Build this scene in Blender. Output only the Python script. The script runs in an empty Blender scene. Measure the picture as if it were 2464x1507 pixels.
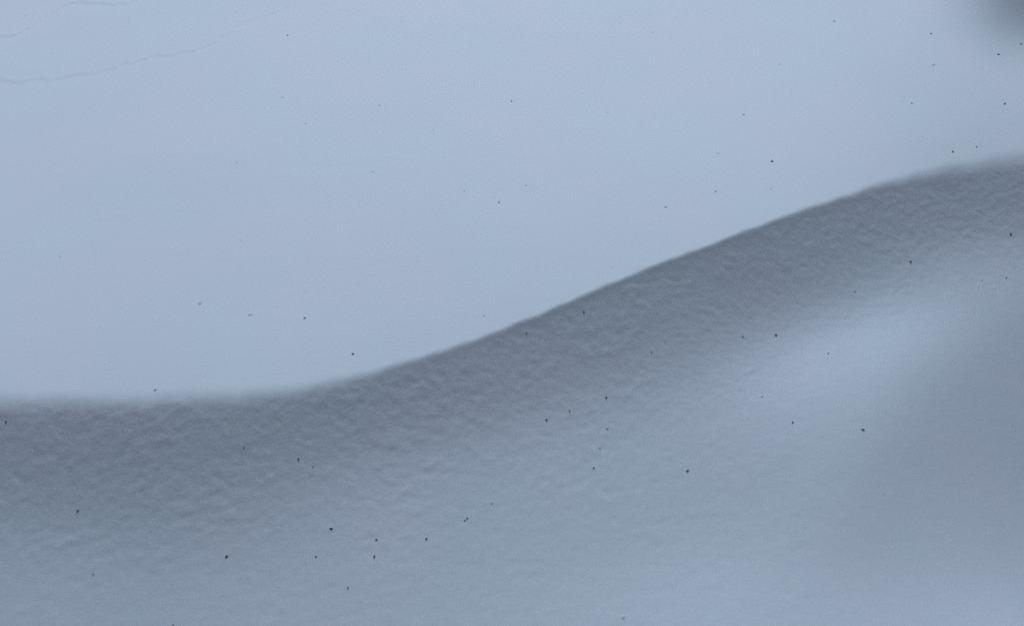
import bpy, bmesh, math, random
import numpy as np
from mathutils import Vector, Matrix

# ------------------------------------------------------------------ camera, sky, light, exposure
C = bpy.context.scene.collection
SC = bpy.context.scene
R = math.radians
SUN_EL, SUN_AZ = 31.0, 0.0            # bright part of the overcast sky: low, straight ahead behind the crest

cam_d = bpy.data.cameras.new('camera')
cam = bpy.data.objects.new('camera', cam_d)
C.objects.link(cam)
PITCH, DIST, LENS = 52.0, 1.0, 27.0
CAM = Vector((0, -DIST*math.cos(R(PITCH)), DIST*math.sin(R(PITCH))))
cam.location = CAM
cam.rotation_euler = (R(90-PITCH), 0, 0)
cam_d.lens = LENS; cam_d.sensor_width = 36; cam_d.sensor_fit = 'HORIZONTAL'
cam_d.clip_start = 0.02; cam_d.clip_end = 400
SC.camera = cam
SC.cycles.use_denoising = False         # keep the snow grain; the little noise left is like a phone's
SC.cycles.use_adaptive_sampling = False

world = bpy.data.worlds.new('World'); SC.world = world; world.use_nodes = True
wn = world.node_tree; wn.nodes.clear()
sky = wn.nodes.new('ShaderNodeTexSky'); sky.sky_type = 'NISHITA'; sky.sun_disc = False
sky.sun_elevation = R(SUN_EL); sky.sun_rotation = R(SUN_AZ)
sky.air_density = 1.0; sky.dust_density = 4.0; sky.ozone_density = 1.0
hs = wn.nodes.new('ShaderNodeHueSaturation'); hs.inputs['Saturation'].default_value = 0.58
bg = wn.nodes.new('ShaderNodeBackground'); bg.inputs['Strength'].default_value = 0.06
wo = wn.nodes.new('ShaderNodeOutputWorld')
wn.links.new(sky.outputs[0], hs.inputs['Color']); wn.links.new(hs.outputs[0], bg.inputs[0]); wn.links.new(bg.outputs[0], wo.inputs[0])

sd = bpy.data.lights.new('sun', 'SUN'); sd.energy = 1.55; sd.angle = R(14); sd.color = (0.585, 0.775, 1.0)
sun = bpy.data.objects.new('sun', sd); C.objects.link(sun)
sun.rotation_euler = (R(-(90-SUN_EL)), 0, 0)   # light comes from +y, down on to the camera side

vs = SC.view_settings
vs.view_transform = 'Standard'; vs.look = 'None'; vs.gamma = 1; vs.use_curve_mapping = False
vs.exposure = 0.04

# ------------------------------------------------------------------ projection between photo (2464 x 1507) and place
W, H = 2464.0, 1507.0
TX = 18.0/LENS; TY = TX*627/1024
sp, cp = math.sin(R(PITCH)), math.cos(R(PITCH))
def project(x, y, z):
    dx = x-CAM.x; dy = y-CAM.y; dz = z-CAM.z
    f = dy*cp - dz*sp
    u = dy*sp + dz*cp
    return (dx/f/TX*.5+.5)*W, (.5-u/f/TY*.5)*H
def ray(px, py):
    a = (px/W-.5)*2*TX; b = (.5-py/H)*2*TY
    return np.array([a, cp+b*sp, -sp+b*cp])
def on_plane(px, py):
    d = ray(px, py); t = -CAM.z/d[2]
    return CAM.x+d[0]*t, CAM.y+d[1]*t

# ------------------------------------------------------------------ the drift: crest line and how steep each flank lies
CREST = np.array([(-300,982),(0,972),(200,972),(350,969),(500,960),(700,942),(850,912),(1000,866),(1150,815),(1300,755),(1450,693),
  (1600,631),(1750,574),(1900,517),(2050,468),(2200,428),(2350,401),(2464,384),(2800,325)], float)
def spline(pts, step=8.0):             # smooth curve through the points, y over x
    p = np.array(pts, float); x, y = p[:, 0], p[:, 1]
    xn = np.arange(x[0], x[-1]+.1, step); return np.stack([xn, cubic_cols(y[:, None], x, xn)[:, 0]], 1)
def cubic_cols(tab, xs, xn):           # smooth interpolation between given columns
    out = np.empty((len(xn), tab.shape[1]))
    m = np.gradient(tab, xs, axis=0)
    for i, x in enumerate(xn):
        k = min(max(np.searchsorted(xs, x)-1, 0), len(xs)-2)
        h = xs[k+1]-xs[k]; t = (x-xs[k])/h
        out[i] = (2*t**3-3*t**2+1)*tab[k]+(t**3-2*t*t+t)*h*m[k]+(-2*t**3+3*t*t)*tab[k+1]+(t**3-t*t)*h*m[k+1]
    return out
CREST = spline(CREST)
_w = np.random.default_rng(3).standard_normal((3, len(CREST)))
for _i, (_s, _a) in enumerate(((1.5, 1.6), (5.0, .9), (12.0, .5))):     # the lip is nibbled, not ruled
    _k = np.exp(-.5*(np.arange(-45, 46)/_s)**2)
    _v = np.convolve(_w[_i], _k, 'same'); CREST[:, 1] += _a*_v/_v.std()*.7
EDGE = np.array([(0,38),(500,34),(800,22),(1000,11),(1300,6),(1750,6),(2050,11),(2250,26),(2464,38)], float)
FALL = {   # flank profiles below the crest: distance below it (photo px) -> tone the slope must turn to the light
 0:    [(0,118),(80,116),(180,118),(260,128),(350,140),(450,146),(560,148),(1200,156)],
 400:  [(0,120),(90,116),(160,118),(250,126),(350,138),(450,146),(550,149),(1200,156)],
 800:  [(0,116),(80,117),(150,124),(250,138),(350,146),(450,151),(580,154),(1200,158)],
 1230: [(0,112),(60,118),(130,121),(200,130),(260,142),(350,150),(500,154),(720,160),(1200,163)],
 1650: [(0,110),(60,116),(130,119),(200,128),(270,140),(330,150),(420,156),(600,155),(890,164),(1200,166)],
 2050:  [(0,112),(70,115),(130,120),(190,128),(260,146),(330,158),(420,160),(550,158),(700,157),(850,157),(1040,163),(1200,165)],
 2300:  [(0,115),(70,116),(120,120),(170,132),(220,145),(300,154),(400,156),(600,156),(850,158),(1100,162),(1200,163)],
 2464:  [(0,117),(90,117),(140,124),(190,138),(250,148),(350,149),(500,151),(700,153),(900,156),(1130,160),(1200,160)],
}
def lin(g):
    c = np.asarray(g, float)/255
    return np.where(c <= .04045, c/12.92, ((c+.055)/1.055)**2.4)
DN = np.arange(0, 1201, 10.0)
XN = np.array(sorted(FALL))
TAB = np.array([np.interp(DN, *zip(*FALL[k])) for k in XN])
XF = np.arange(0, 2465, 28.0)
TAB = cubic_cols(TAB, XN, XF)
def blur(a, s, axis):
    r = int(3*s)+1; k = np.exp(-.5*(np.arange(-r, r+1)/s)**2); k /= k.sum()
    p = [(0, 0)]*a.ndim; p[axis] = (r, r)
    return np.apply_along_axis(lambda v: np.convolve(v, k, 'valid'), axis, np.pad(a, p, mode='edge'))
TAB = blur(blur(TAB, 2.2, 1), 1.5, 0)
def bil(tab, fx, fy):
    fx = np.clip(fx, 0, tab.shape[0]-1.001); fy = np.clip(fy, 0, tab.shape[1]-1.001)
    i = fx.astype(int); j = fy.astype(int); a = fx-i; b = fy-j
    return (tab[i, j]*(1-a)+tab[i+1, j]*a)*(1-b)+(tab[i, j+1]*(1-a)+tab[i+1, j+1]*a)*b
def tone(px, py):
    q = np.hypot((px-2492)/180, (py+16)/142)
    px = np.clip(px, 0, W); py = np.clip(py, -60, H+60)
    cy = np.interp(px, CREST[:, 0], CREST[:, 1])
    d = py-cy
    low = bil(TAB, px/28.0, np.clip(d, 0, 1199)/10.0)
    a = R(-15); u = (px-2110)*math.cos(a)+(py-805)*math.sin(a); v = -(px-2110)*math.sin(a)+(py-805)*math.cos(a)
    low = low + 12*np.exp(-(u/230)**2-(v/90)**2) + 6*np.exp(-((px-1930)/240)**2-((py-915)/130)**2)                # a small swell turned to the light
    low = low + 5*np.exp(-((px-1720)/330)**2-((py-1420)/120)**2) + 7*np.exp(-((px-2440)/220)**2-((py-1500)/130)**2)
    xe = np.interp(py, [740, 812, 896, 1018, 1134, 1309, 1500], [2390, 2310, 2232, 2116, 2052, 1987, 1930])
    t = np.clip((px-xe)/270+.45, 0, 1); t = t*t*(3-2*t)
    low = low - t*np.interp(py, [680, 800, 950, 1100, 1250, 1400, 1507], [0, 8, 12, 12, 7, 2, -1])   # and the hollow beyond it
    low = low - 13*np.exp(-(np.clip(d, 0, None)/17)**2)*np.exp(-((px-1600)/520)**4)   # undercut lip
    up = 182.0 - 2.5*np.clip((px-1900)/500, 0, 1) - 4*np.exp(-((px-150)/500)**2)*np.clip(py/900, 0, 1)
    up = up - 5*np.exp(-np.clip(-d, 0, None)/170.0) - 4*np.exp(-((px-1000)/700)**2)*np.clip((py-200)/500, 0, 1)
    up = up - 9*np.exp(-(((px-2464)/330)**2+((py-420)/260)**2))
    up = up - 60*np.exp(-q**2*1.6)                              # a low rise at the far right
    w = np.interp(px, EDGE[:, 0], EDGE[:, 1])
    t = np.clip(.5+d/(2*w), 0, 1); t = t*t*(3-2*t)
    return up*(1-t)+low*t
AMB, KEY = 0.105, 0.595
def slope_for(px, py):                 # rise per metre towards the light (+y); negative = falls towards the light
    b = lin(tone(px, py))
    s = np.clip((b-AMB)/KEY, -.12, .98)
    tilt = np.arcsin(s)-R(SUN_EL)      # + : leans towards the light
    return -np.tan(tilt)

STEP = 0.0022
def tail(n, first, ratio):
    return np.cumsum(first*ratio**np.arange(1, n+1))
XM = 1.32
xi = np.arange(-XM, XM+.0001, STEP); y_fine = np.arange(-0.54, 0.50, STEP)
yi = np.concatenate([y_fine, np.arange(y_fine[-1]+.0035, 1.30, .0035)])
tl = tail(62, STEP, 1.14); tu = tail(60, .0035, 1.14)
X1 = np.concatenate([xi[0]-tl[::-1], xi, xi[-1]+tl])
Y1 = np.concatenate([yi[0]-tl[::-1], yi, yi[-1]+tu])
X, Y = np.meshgrid(X1, Y1)             # [row = y, col = x]
NX, NY, NT = len(X1), len(Y1), len(tl)
Xc = np.clip(X, -XM, XM)
crest_y = np.interp(X1, *zip(*sorted(on_plane(*c) for c in CREST)))
fade = np.clip(1-np.clip(np.maximum(yi[0]-Y, Y-yi[-1]), 0, None)/1.2, 0, 1)
fade = fade*fade*(3-2*fade)
Z = np.zeros_like(X)
Yc = np.clip(Y, -0.50, 1.26)
for it in range(7):
    px, py = project(Xc, Yc, np.clip(Z, -.6, .4))
    S = slope_for(px, py)*fade
    dy = np.diff(Y1)[:, None]
    cum = np.vstack([np.zeros((1, NX)), np.cumsum((S[1:]+S[:-1])*.5*dy, axis=0)])
    # height zero on the crest
    k = np.clip(np.searchsorted(Y1, crest_y)-1, 0, NY-2)
    f = (crest_y-Y1[k])/(Y1[k+1]-Y1[k])
    cols = np.arange(NX)
    z0 = cum[k, cols]*(1-f)+cum[k+1, cols]*f
    Zn = cum-z0[None, :]
    Z = Zn
px, py = project(Xc, Yc, np.clip(Z, -.6, .4))
below = py-np.interp(np.clip(px, 0, W), CREST[:, 0], CREST[:, 1])

# ------------------------------------------------------------------ fine relief: wind grain, faint hollows, hairline cracks
rng = np.random.default_rng(11)
def field(ny, nx, lx, ly, ang=0.0):    # smooth random relief, grain lx by ly metres
    fx = np.fft.rfftfreq(nx, STEP)[None, :]; fy = np.fft.fftfreq(ny, STEP)[:, None]
    c, s = math.cos(ang), math.sin(ang)
    u = fx*c+fy*s; v = -fx*s+fy*c
    G = np.exp(-2*math.pi**2*((u*lx)**2+(v*ly)**2))
    f = np.fft.irfft2(np.fft.rfft2(rng.standard_normal((ny, nx)))*G, (ny, nx))
    return f/f.std()
NF = len(y_fine)
def grain_field(lx, ly, ang):
    out = np.zeros((NY, NX)); out[NT:NT+NF, NT:NX-NT] = field(NF, len(xi), lx, ly, ang); return out
def swell(l):                          # broad gentle unevenness over the whole sheet
    m = int(3.2/l*2); t = blur(blur(rng.standard_normal((m, m)), 1.0, 0), 1.0, 1); t /= t.std()
    return bil(t, (np.clip(X, -1.5, 1.5)+1.6)/3.2*m, (np.clip(Y, -.8, 1.5)+1.2)/3.2*m)
g1 = grain_field(.0048, .0027, R(14)); g2 = grain_field(.0027, .0020, R(-10)); g3 = grain_field(.015, .009, R(18))
big = swell(.11)
inside = np.clip(1-np.maximum(np.maximum(np.abs(X)-1.15, Y-.40), -.42-Y)/.10, 0, 1)
rough = np.clip((below+14)/40, 0, 1)*np.interp(below, [0, 60, 260, 480, 800], [1, 1.0, .75, .42, .28])
rough *= 1-.75*np.clip((px-1750)/450, 0, 1)*np.clip((below-180)/160, 0, 1)
rough = np.clip(rough, 0, 1)
Z = Z + inside*rough*(.000095*g1*np.clip(.9+.4*g3, .3, 2) + .00008*g2 + .00005*g3)
Z = Z + 0.0005*big*(.4+.6*rough)*fade + inside*(1-rough)*.000010*g1

CR_A = [(-40,262),(0,262),(60,260),(130,240),(190,210),(250,182),(300,140),(350,105),(420,65),(500,25),(570,15),(650,22),(750,24),(820,36),(900,22),(1000,3),(1080,-14)]
CR_B = [(-40,578),(0,580),(130,600),(200,583),(350,575),(480,562),(530,545),(620,535),(760,517),(820,495),(880,465),(950,458),(1020,440),(1080,412),
  (1140,395),(1200,403),(1280,388),(1370,368),(1450,355),(1500,328),(1560,300),(1590,262),(1660,240),(1700,195),(1780,155),(1870,130),(1960,95),(2070,60),(2110,40),(2160,3),(2230,-20)]
def crack(pts, drop, width):
    q = np.array(pts, float)*.33350
    q = np.array([on_snow(a, b)[0][:2] for a, b in q])
    n = 700; t = np.linspace(0, 1, n)
    s = np.concatenate([[0], np.cumsum(np.hypot(*np.diff(q, axis=0).T))]); s /= s[-1]
    cx = np.interp(t, s, q[:, 0]); cyy = np.interp(t, s, q[:, 1])
    wob = blur(rng.standard_normal(n), 2.5, 0)*.006+blur(rng.standard_normal(n), 9, 0)*.007
    cyy = cyy+wob
    o = np.argsort(cx); cx, cyy = cx[o], cyy[o]
    yl = np.interp(X1, cx, cyy, left=9, right=9)[None, :]
    on = (X1 > cx[0]) & (X1 < cx[-1])
    dd = Y-yl
    amp = (.75+.25*np.clip(blur(rng.standard_normal(NX), 25, 0)*6, -1, 1))*on*np.clip((cx[-1]-X1)/(.35*(cx[-1]-cx[0])), 0, 1)**.6
    prof = (-drop*.5*(1-np.tanh(dd/width))*np.exp(-np.clip(-dd, 0, None)/.03) + .25*drop*np.exp(-((dd-2.2*width)/(1.6*width))**2))*amp[None, :]
    mask = (np.abs(dd) < .010) & on[None, :]
    return prof, mask
def surf(x, y):
    i = int(np.clip(np.searchsorted(X1, x)-1, 0, NX-2)); j = int(np.clip(np.searchsorted(Y1, y)-1, 0, NY-2))
    a = (x-X1[i])/(X1[i+1]-X1[i]); b = (y-Y1[j])/(Y1[j+1]-Y1[j])
    return (Z[j, i]*(1-a)+Z[j, i+1]*a)*(1-b)+(Z[j+1, i]*(1-a)+Z[j+1, i+1]*a)*b
def on_snow(px, py):                   # where the sight line of that point of the photo meets the snow
    d = ray(px, py); t0 = .3
    t = t0
    while t < 4:
        p = np.array(CAM)+d*t
        if p[2] < surf(p[0], p[1]): break
        t += .004
    lo, hi = t-.004, t
    for _ in range(14):
        m = .5*(lo+hi); p = np.array(CAM)+d*m
        if p[2] < surf(p[0], p[1]): hi = m
        else: lo = m
    return np.array(CAM)+d*hi, hi
pA, mA = crack(CR_A, .0013, .0042)
pB, mB = crack(CR_B, .0006, .0042)
Z = Z+pA+pB

# ------------------------------------------------------------------ snow material
def snow_material():
    m = bpy.data.materials.new('snow'); m.use_nodes = True
    nt = m.node_tree; nd = nt.nodes; L = nt.links
    p = nd['Principled BSDF']
    p.inputs['Roughness'].default_value = .75
    p.inputs['Specular IOR Level'].default_value = .25
    tc = nd.new('ShaderNodeTexCoord')
    def noise(scale, detail, rough=.5):
        n = nd.new('ShaderNodeTexNoise'); n.inputs['Scale'].default_value = scale
        n.inputs['Detail'].default_value = detail; n.inputs['Roughness'].default_value = rough
        L.new(tc.outputs['Object'], n.inputs['Vector']); return n
    n0 = noise(4.2, 2.0)
    rmp = nd.new('ShaderNodeValToRGB')
    e = rmp.color_ramp.elements
    e[0].position = .40; e[0].color = (.745, .850, .940, 1)
    e[1].position = .60; e[1].color = (.772, .842, .945, 1)
    L.new(n0.outputs['Fac'], rmp.inputs[0])
    n1 = noise(420, 3.0)
    mr = nd.new('ShaderNodeMapRange'); mr.inputs['From Min'].default_value = .25; mr.inputs['From Max'].default_value = .75
    mr.inputs['To Min'].default_value = .985; mr.inputs['To Max'].default_value = 1.01
    L.new(n1.outputs['Fac'], mr.inputs['Value'])
    mx = nd.new('ShaderNodeVectorMath'); mx.operation = 'SCALE'
    L.new(rmp.outputs[0], mx.inputs[0]); L.new(mr.outputs[0], mx.inputs['Scale'])
    L.new(mx.outputs[0], p.inputs['Base Color'])
    at = nd.new('ShaderNodeAttribute'); at.attribute_name = 'grain'
    n2 = noise(330, 4.0, .6)
    b = nd.new('ShaderNodeBump'); b.inputs['Distance'].default_value = .0012
    L.new(n2.outputs['Fac'], b.inputs['Height'])
    ms = nd.new('ShaderNodeMath'); ms.operation = 'MULTIPLY_ADD'
    L.new(at.outputs['Fac'], ms.inputs[0]); ms.inputs[1].default_value = .30; ms.inputs[2].default_value = .012
    L.new(ms.outputs[0], b.inputs['Strength'])
    L.new(b.outputs[0], p.inputs['Normal'])
    return m
SNOW = snow_material()

# ------------------------------------------------------------------ the snow sheet, cut along crest and cracks into its parts
gy, gx = np.gradient(Z, Y1, X1)
NRM = np.stack([-gx, -gy, np.ones_like(Z)], -1); NRM /= np.linalg.norm(NRM, axis=-1, keepdims=True)
grain = rough.astype(np.float32)
VERT = np.stack([X, Y, Z], -1).reshape(-1, 3); NRM = NRM.reshape(-1, 3); grain = grain.ravel()
idx = np.arange(NX*NY).reshape(NY, NX)
QUAD = np.stack([idx[:-1, :-1], idx[:-1, 1:], idx[1:, 1:], idx[1:, :-1]], -1)
yc_cell = .5*(crest_y[1:]+crest_y[:-1])[None, :]
ymid = .5*(Y1[1:]+Y1[:-1])[:, None]
cell = np.where(ymid < yc_cell, 1, 0)
cell[mA[:-1, :-1] & (cell == 0)] = 2
cell[mB[:-1, :-1] & (cell == 0)] = 3

def sheet(name, which, parent):
    q = QUAD[cell == which]
    used = np.unique(q); remap = np.full(NX*NY, -1, np.int32); remap[used] = np.arange(len(used))
    q = remap[q].astype(np.int32)
    me = bpy.data.meshes.new(name)
    me.vertices.add(len(used)); me.vertices.foreach_set('co', VERT[used].astype(np.float32).ravel())
    me.loops.add(q.size); me.loops.foreach_set('vertex_index', q.ravel())
    me.polygons.add(len(q)); me.polygons.foreach_set('loop_start', np.arange(0, q.size, 4, dtype=np.int32))
    me.update(calc_edges=True)
    me.polygons.foreach_set('use_smooth', np.ones(len(q), bool))
    a = me.attributes.new('grain', 'FLOAT', 'POINT'); a.data.foreach_set('value', grain[used])
    me.normals_split_custom_set_from_vertices(NRM[used].astype(np.float32))
    me.materials.append(SNOW)
    o = bpy.data.objects.new(name, me); C.objects.link(o); o.parent = parent
    return o
drift = bpy.data.objects.new('snow_drift', None); C.objects.link(drift)
drift['kind'] = 'structure'
drift.empty_display_size = .05
o = sheet('drift_top', 0, drift); o['label'] = 'smooth bright top of the drift above the crest'
o = sheet('drift_slope', 1, drift); o['label'] = 'rough shaded slope falling away below the crest'
o = sheet('crack', 2, drift); o['label'] = 'hairline crack nearest the top left corner'
o = sheet('crack', 3, drift); o['label'] = 'longer hairline crack crossing the top left'

SPK = 0.74
# ------------------------------------------------------------------ dirt specks blown on to the snow
def speck_material(name, col, vary):
    m = bpy.data.materials.new(name); m.use_nodes = True
    nt = m.node_tree; p = nt.nodes['Principled BSDF']; p.inputs['Roughness'].default_value = .85
    n = nt.nodes.new('ShaderNodeTexNoise'); n.inputs['Scale'].default_value = 900
    g = nt.nodes.new('ShaderNodeTexCoord'); nt.links.new(g.outputs['Object'], n.inputs['Vector'])
    r = nt.nodes.new('ShaderNodeValToRGB')
    r.color_ramp.elements[0].color = (*col, 1); r.color_ramp.elements[1].color = (*[min(1, c*vary) for c in col], 1)
    nt.links.new(n.outputs['Fac'], r.inputs[0]); nt.links.new(r.outputs[0], p.inputs['Base Color'])
    return m
MAT = {
 'D': speck_material('dark_dirt', (.115, .122, .135), 1.5),      # bare dark grit
 'B': speck_material('reddish_bark', (.050, .018, .013), 2.0),   # brown plant crumbs
 'M': speck_material('grey_grit', (.38, .42, .47), 1.2),         # grit with snow grains on it
 'P': speck_material('frosted_grit', (.585, .66, .73), 1.08),     # grit sunk under a film of snow
}
def speck_mesh(name, lumps, seed, sharp):
    rr = random.Random(seed); bm = bmesh.new()
    for k in range(lumps):
        s = 1.0 if k == 0 else rr.uniform(.45, .8)
        a = rr.uniform(0, 6.28); off = Vector((0, 0, 0)) if k == 0 else Vector((math.cos(a)*.9, math.sin(a)*.9, rr.uniform(-.1, .25)))
        r = bmesh.ops.create_icosphere(bm, subdivisions=2, radius=1)
        ph = [rr.uniform(0, 6.28) for _ in range(6)]
        sx, sy, sz = rr.uniform(.75, 1.25), rr.uniform(.7, 1.1), rr.uniform(.55, .8)
        for v in r['verts']:
            c = v.co.copy()
            d = 1+sharp*(math.sin(3.1*c.x+ph[0])*math.sin(2.7*c.y+ph[1])+.6*math.sin(5.3*c.z+ph[2]+2*c.x)+.4*math.sin(7*c.y+ph[3]))
            v.co = Vector((c.x*sx, c.y*sy, c.z*sz))*d*s+off
    me = bpy.data.meshes.new(name); bm.to_mesh(me); bm.free()
    return me
# x, y in the full photo; size = width in photo pixels; material; lumps; label
SPECKS = [
 (1034,127,9,'D',1,'dark speck on the smooth snow just right of the longer hairline crack'),
 (1099,444,6,'M',1,'tiny grey speck on the smooth snow below the end of the hairline crack'),
 (851,584,6,'M',1,'tiny grey speck alone in the left middle of the smooth bright snow'),
 (1017,349,13,'P',1,'pale blurred speck sunk in the snow beneath the longer hairline crack'),
 (90,57,9,'P',1,'faint pale speck above the crack in the top left corner'),
 (1839,364,9,'D',1,'dark speck on the smooth snow right of the top centre'),
 (1794,727,10,'D',1,'darkest speck at the very centre of the smooth snow above the crest'),
 (1669,685,7,'M',1,'small grey speck just up and left of the darkest central speck'),
 (2393,744,10,'M',1,'grey speck on bright snow straight above the steepest part of the crest'),
 (1891,666,13,'P',1,'pale blurred speck up and right of the darkest central speck'),
 (1341,616,14,'P',1,'pale blurred speck left of the centre of the smooth snow'),
 (1365,377,15,'P',1,'pale elongated speck right of the end of the longer crack'),
 (1557,466,10,'P',1,'pale speck between the top centre and the darkest central speck'),
 (2346,116,10,'P',1,'pale speck near the top edge, right of centre'),
 (2185,403,11,'P',1,'pale speck in the empty bright snow right of the top centre dark speck'),
 (3347,120,10,'M',1,'grey speck below the top edge, left of the dark top right corner'),
 (3000,76,9,'M',1,'small light grey speck closest to the top edge on the right'),
 (3356,232,18,'P',1,'widest pale blurred speck under the grey one near the top right corner'),
 (3590,195,10,'D',1,'dark speck just below the shaded top right corner'),
 (3612,373,12,'D',1,'large dark speck by the right edge above the crest'),
 (3278,370,10,'M',1,'grey speck in the right of the bright snow, level with the right edge speck'),
 (2674,411,11,'M',1,'grey ragged speck, upper of the vertical pair right of centre'),
 (2776,580,12,'D',1,'dark ragged speck right of centre, over the upper crest'),
 (2573,688,11,'M',1,'light grey speck left of and below the dark ragged one, over the crest'),
 (3426,545,11,'D',1,'dark round speck closest to the right end of the crest, on bright snow'),
 (3511,527,10,'M',1,'grey speck just right of the dark round one at the right end of the crest'),
 (3318,491,8,'P',1,'tiny pale speck left of the dark round one at the right crest end'),
 (2581,551,12,'P',1,'pale blurred speck left of the dark ragged one over the upper crest'),
 (2803,229,12,'P',1,'pale speck below the small light grey one near the top edge'),
 (2773,678,12,'P',1,'pale speck right under the dark ragged one over the upper crest'),
 (3671,157,10,'M',1,'grey speck touching the right edge in the shaded corner'),
 (3493,201,7,'P',1,'tiny pale speck left of the dark one in the shaded corner'),
 (217,922,13,'P',1,'pale grey speck alone at the far left of the smooth snow'),
 (867,863,10,'P',1,'small pale speck in the left half midway between crack and crest'),
 (720,1090,19,'P',1,'large pale blurred speck, left one of two above the left crest'),
 (900,1132,18,'P',1,'large pale blurred speck, right one of two above the left crest'),
 (1096,1143,13,'M',1,'light grey speck right of the two large blurred ones'),
 (558,1402,11,'M',1,'grey speck on the bright edge of the left crest'),
 (1269,1273,11,'D',1,'dark speck on bright snow just above the bend of the crest'),
 (1741,1135,12,'P',1,'pale speck on bright snow just above the middle of the crest'),
 (1893,1200,9,'D',1,'small dark speck just under the crest in the middle'),
 (2099,1122,9,'D',1,'small dark speck touching the crest line right of the middle'),
 (2343,1268,7,'D',1,'tiny dark speck in the darkest shade, right of the two under the crest'),
 (2180,1430,11,'D',1,'dark speck in the middle of the slope, right of the big reddish one'),
 (2048,1477,11,'M',1,'grey speck left of and below the dark one in the middle of the slope'),
 (3634,842,12,'D',1,'dark speck in the shade at the right edge below the crest'),
 (3274,941,12,'D',1,'dark speck at the lower rim of the shade in the right part'),
 (3074,1049,11,'M',2,'grey double speck above the brightest patch of the slope'),
 (2790,1205,12,'D',1,'dark speck at the left end of the brightest patch of the slope'),
 (2671,1210,10,'M',1,'grey speck immediately left of the dark one by the brightest patch'),
 (2978,1271,8,'D',1,'small dark speck inside the brightest patch of the slope'),
 (3618,999,8,'D',1,'small dark speck at the right edge under the shade, upper of three'),
 (3531,1008,8,'M',1,'small grey speck at the right edge under the shade, left one of three'),
 (3572,1038,9,'P',1,'pale speck at the right edge under the shade, lowest of three'),
 (2740,1427,10,'M',1,'light grey speck midway down the slope beneath the bright patch'),
 (21,1519,10,'D',1,'dark speck hard against the left edge in the shade'),
 (125,1610,7,'M',1,'tiny grey speck near the left edge, below the one at the edge'),
 (877,1610,9,'D',1,'small flat dark speck in the shade of the lower left slope'),
 (1074,1652,11,'D',1,'dark forked speck, upper of a close pair on the lower left slope'),
 (1126,1678,10,'M',1,'grey speck, lower of a close pair on the lower left slope'),
 (280,1838,11,'D',1,'lone dark speck on the far left of the lower slope'),
 (1191,1903,16,'B',3,'largest ragged reddish brown crumb on the lower slope, left of centre'),
 (815,2002,16,'B',3,'ragged reddish brown crumb nearest the bottom left'),
 (1136,2003,10,'D',1,'dark speck between the ragged crumb and the bottom reddish speck'),
 (335,2066,11,'M',1,'light grey speck towards the bottom left corner'),
 (623,2250,11,'D',1,'speck cut by the bottom edge in the left part'),
 (132,2179,9,'P',1,'pale speck closest to the bottom left corner'),
 (1966,1512,13,'B',2,'big reddish dark speck in the middle of the slope'),
 (2184,1543,9,'M',1,'small grey speck, top one of three in a column on the middle slope'),
 (2157,1612,9,'M',1,'small grey speck, middle one of three in a column on the middle slope'),
 (2135,1684,10,'D',1,'dark speck, bottom one of three in a column on the middle slope'),
 (2317,1593,9,'P',1,'pale speck right of the column of three on the middle slope'),
 (1768,1810,11,'M',1,'round grey speck on the lower slope in the centre'),
 (1680,1865,9,'D',1,'right one of two touching specks on the lower slope in the centre'),
 (1671,1873,8,'B',1,'left reddish one of two touching specks on the lower slope in the centre'),
 (1353,1942,11,'D',1,'dark round speck straight above the small reddish one near the bottom'),
 (1533,1939,11,'D',1,'dark slanted speck left of and below the two touching ones'),
 (1346,2003,11,'B',1,'small reddish brown speck below the dark round one near the bottom'),
 (1251,2114,11,'M',1,'grey speck lowest in the bottom left of centre'),
 (2242,2221,18,'P',1,'pale blurred speck at the bottom edge right of centre'),
 (2850,1520,12,'D',1,'dark round speck on the right slope, left of the darkest one'),
 (3103,1546,13,'D',1,'darkest round speck on the plain right hand slope'),
 (2472,1694,13,'D',1,'dark pointed speck alone on the slope right of centre'),
 (2895,1897,7,'P',1,'tiny pale speck alone in the lower right snow'),
]
PROTO = {}
for key, lumps, sharp in (('a', 1, .10), ('b', 1, .16), ('c', 1, .13), ('two', 2, .13), ('three', 3, .16)):
    PROTO[key] = speck_mesh('dirt_speck', lumps, 5+len(PROTO), sharp)
rr = random.Random(4)
MESH = {}
for k, (sx, sy, size, mat, lumps, label) in enumerate(SPECKS):
    p, dist = on_snow(sx*W/3682, sy*H/2252)
    pk = {1: rr.choice('abc'), 2: 'two', 3: 'three'}[lumps]
    if (pk, mat) not in MESH:
        me = PROTO[pk].copy(); me.name = 'dirt_speck'; me.materials.clear(); me.materials.append(MAT[mat]); MESH[pk, mat] = me
    o = bpy.data.objects.new('dirt_speck', MESH[pk, mat]); C.objects.link(o)
    rad = size*SPK*dist*2*TX/3682/2/(1 if lumps == 1 else 1.35)
    j = int(np.clip(np.searchsorted(Y1, p[1]), 0, NY-1)); i = int(np.clip(np.searchsorted(X1, p[0]), 0, NX-1))
    n = Vector(NRM.reshape(NY, NX, 3)[j, i])
    q = n.to_track_quat('Z', 'Y') @ Matrix.Rotation(rr.uniform(0, 6.28), 3, 'Z').to_quaternion()
    o.rotation_mode = 'QUATERNION'; o.rotation_quaternion = q
    st = rr.uniform(.85, 1.3)
    o.scale = (rad*st, rad/st, rad*(.8 if mat != 'P' else .35))
    o.location = Vector(p)+n*rad*(.05 if mat != 'P' else 0)
    o['label'] = label; o['category'] = 'speck'; o['group'] = 'dirt specks scattered over the snow drift'
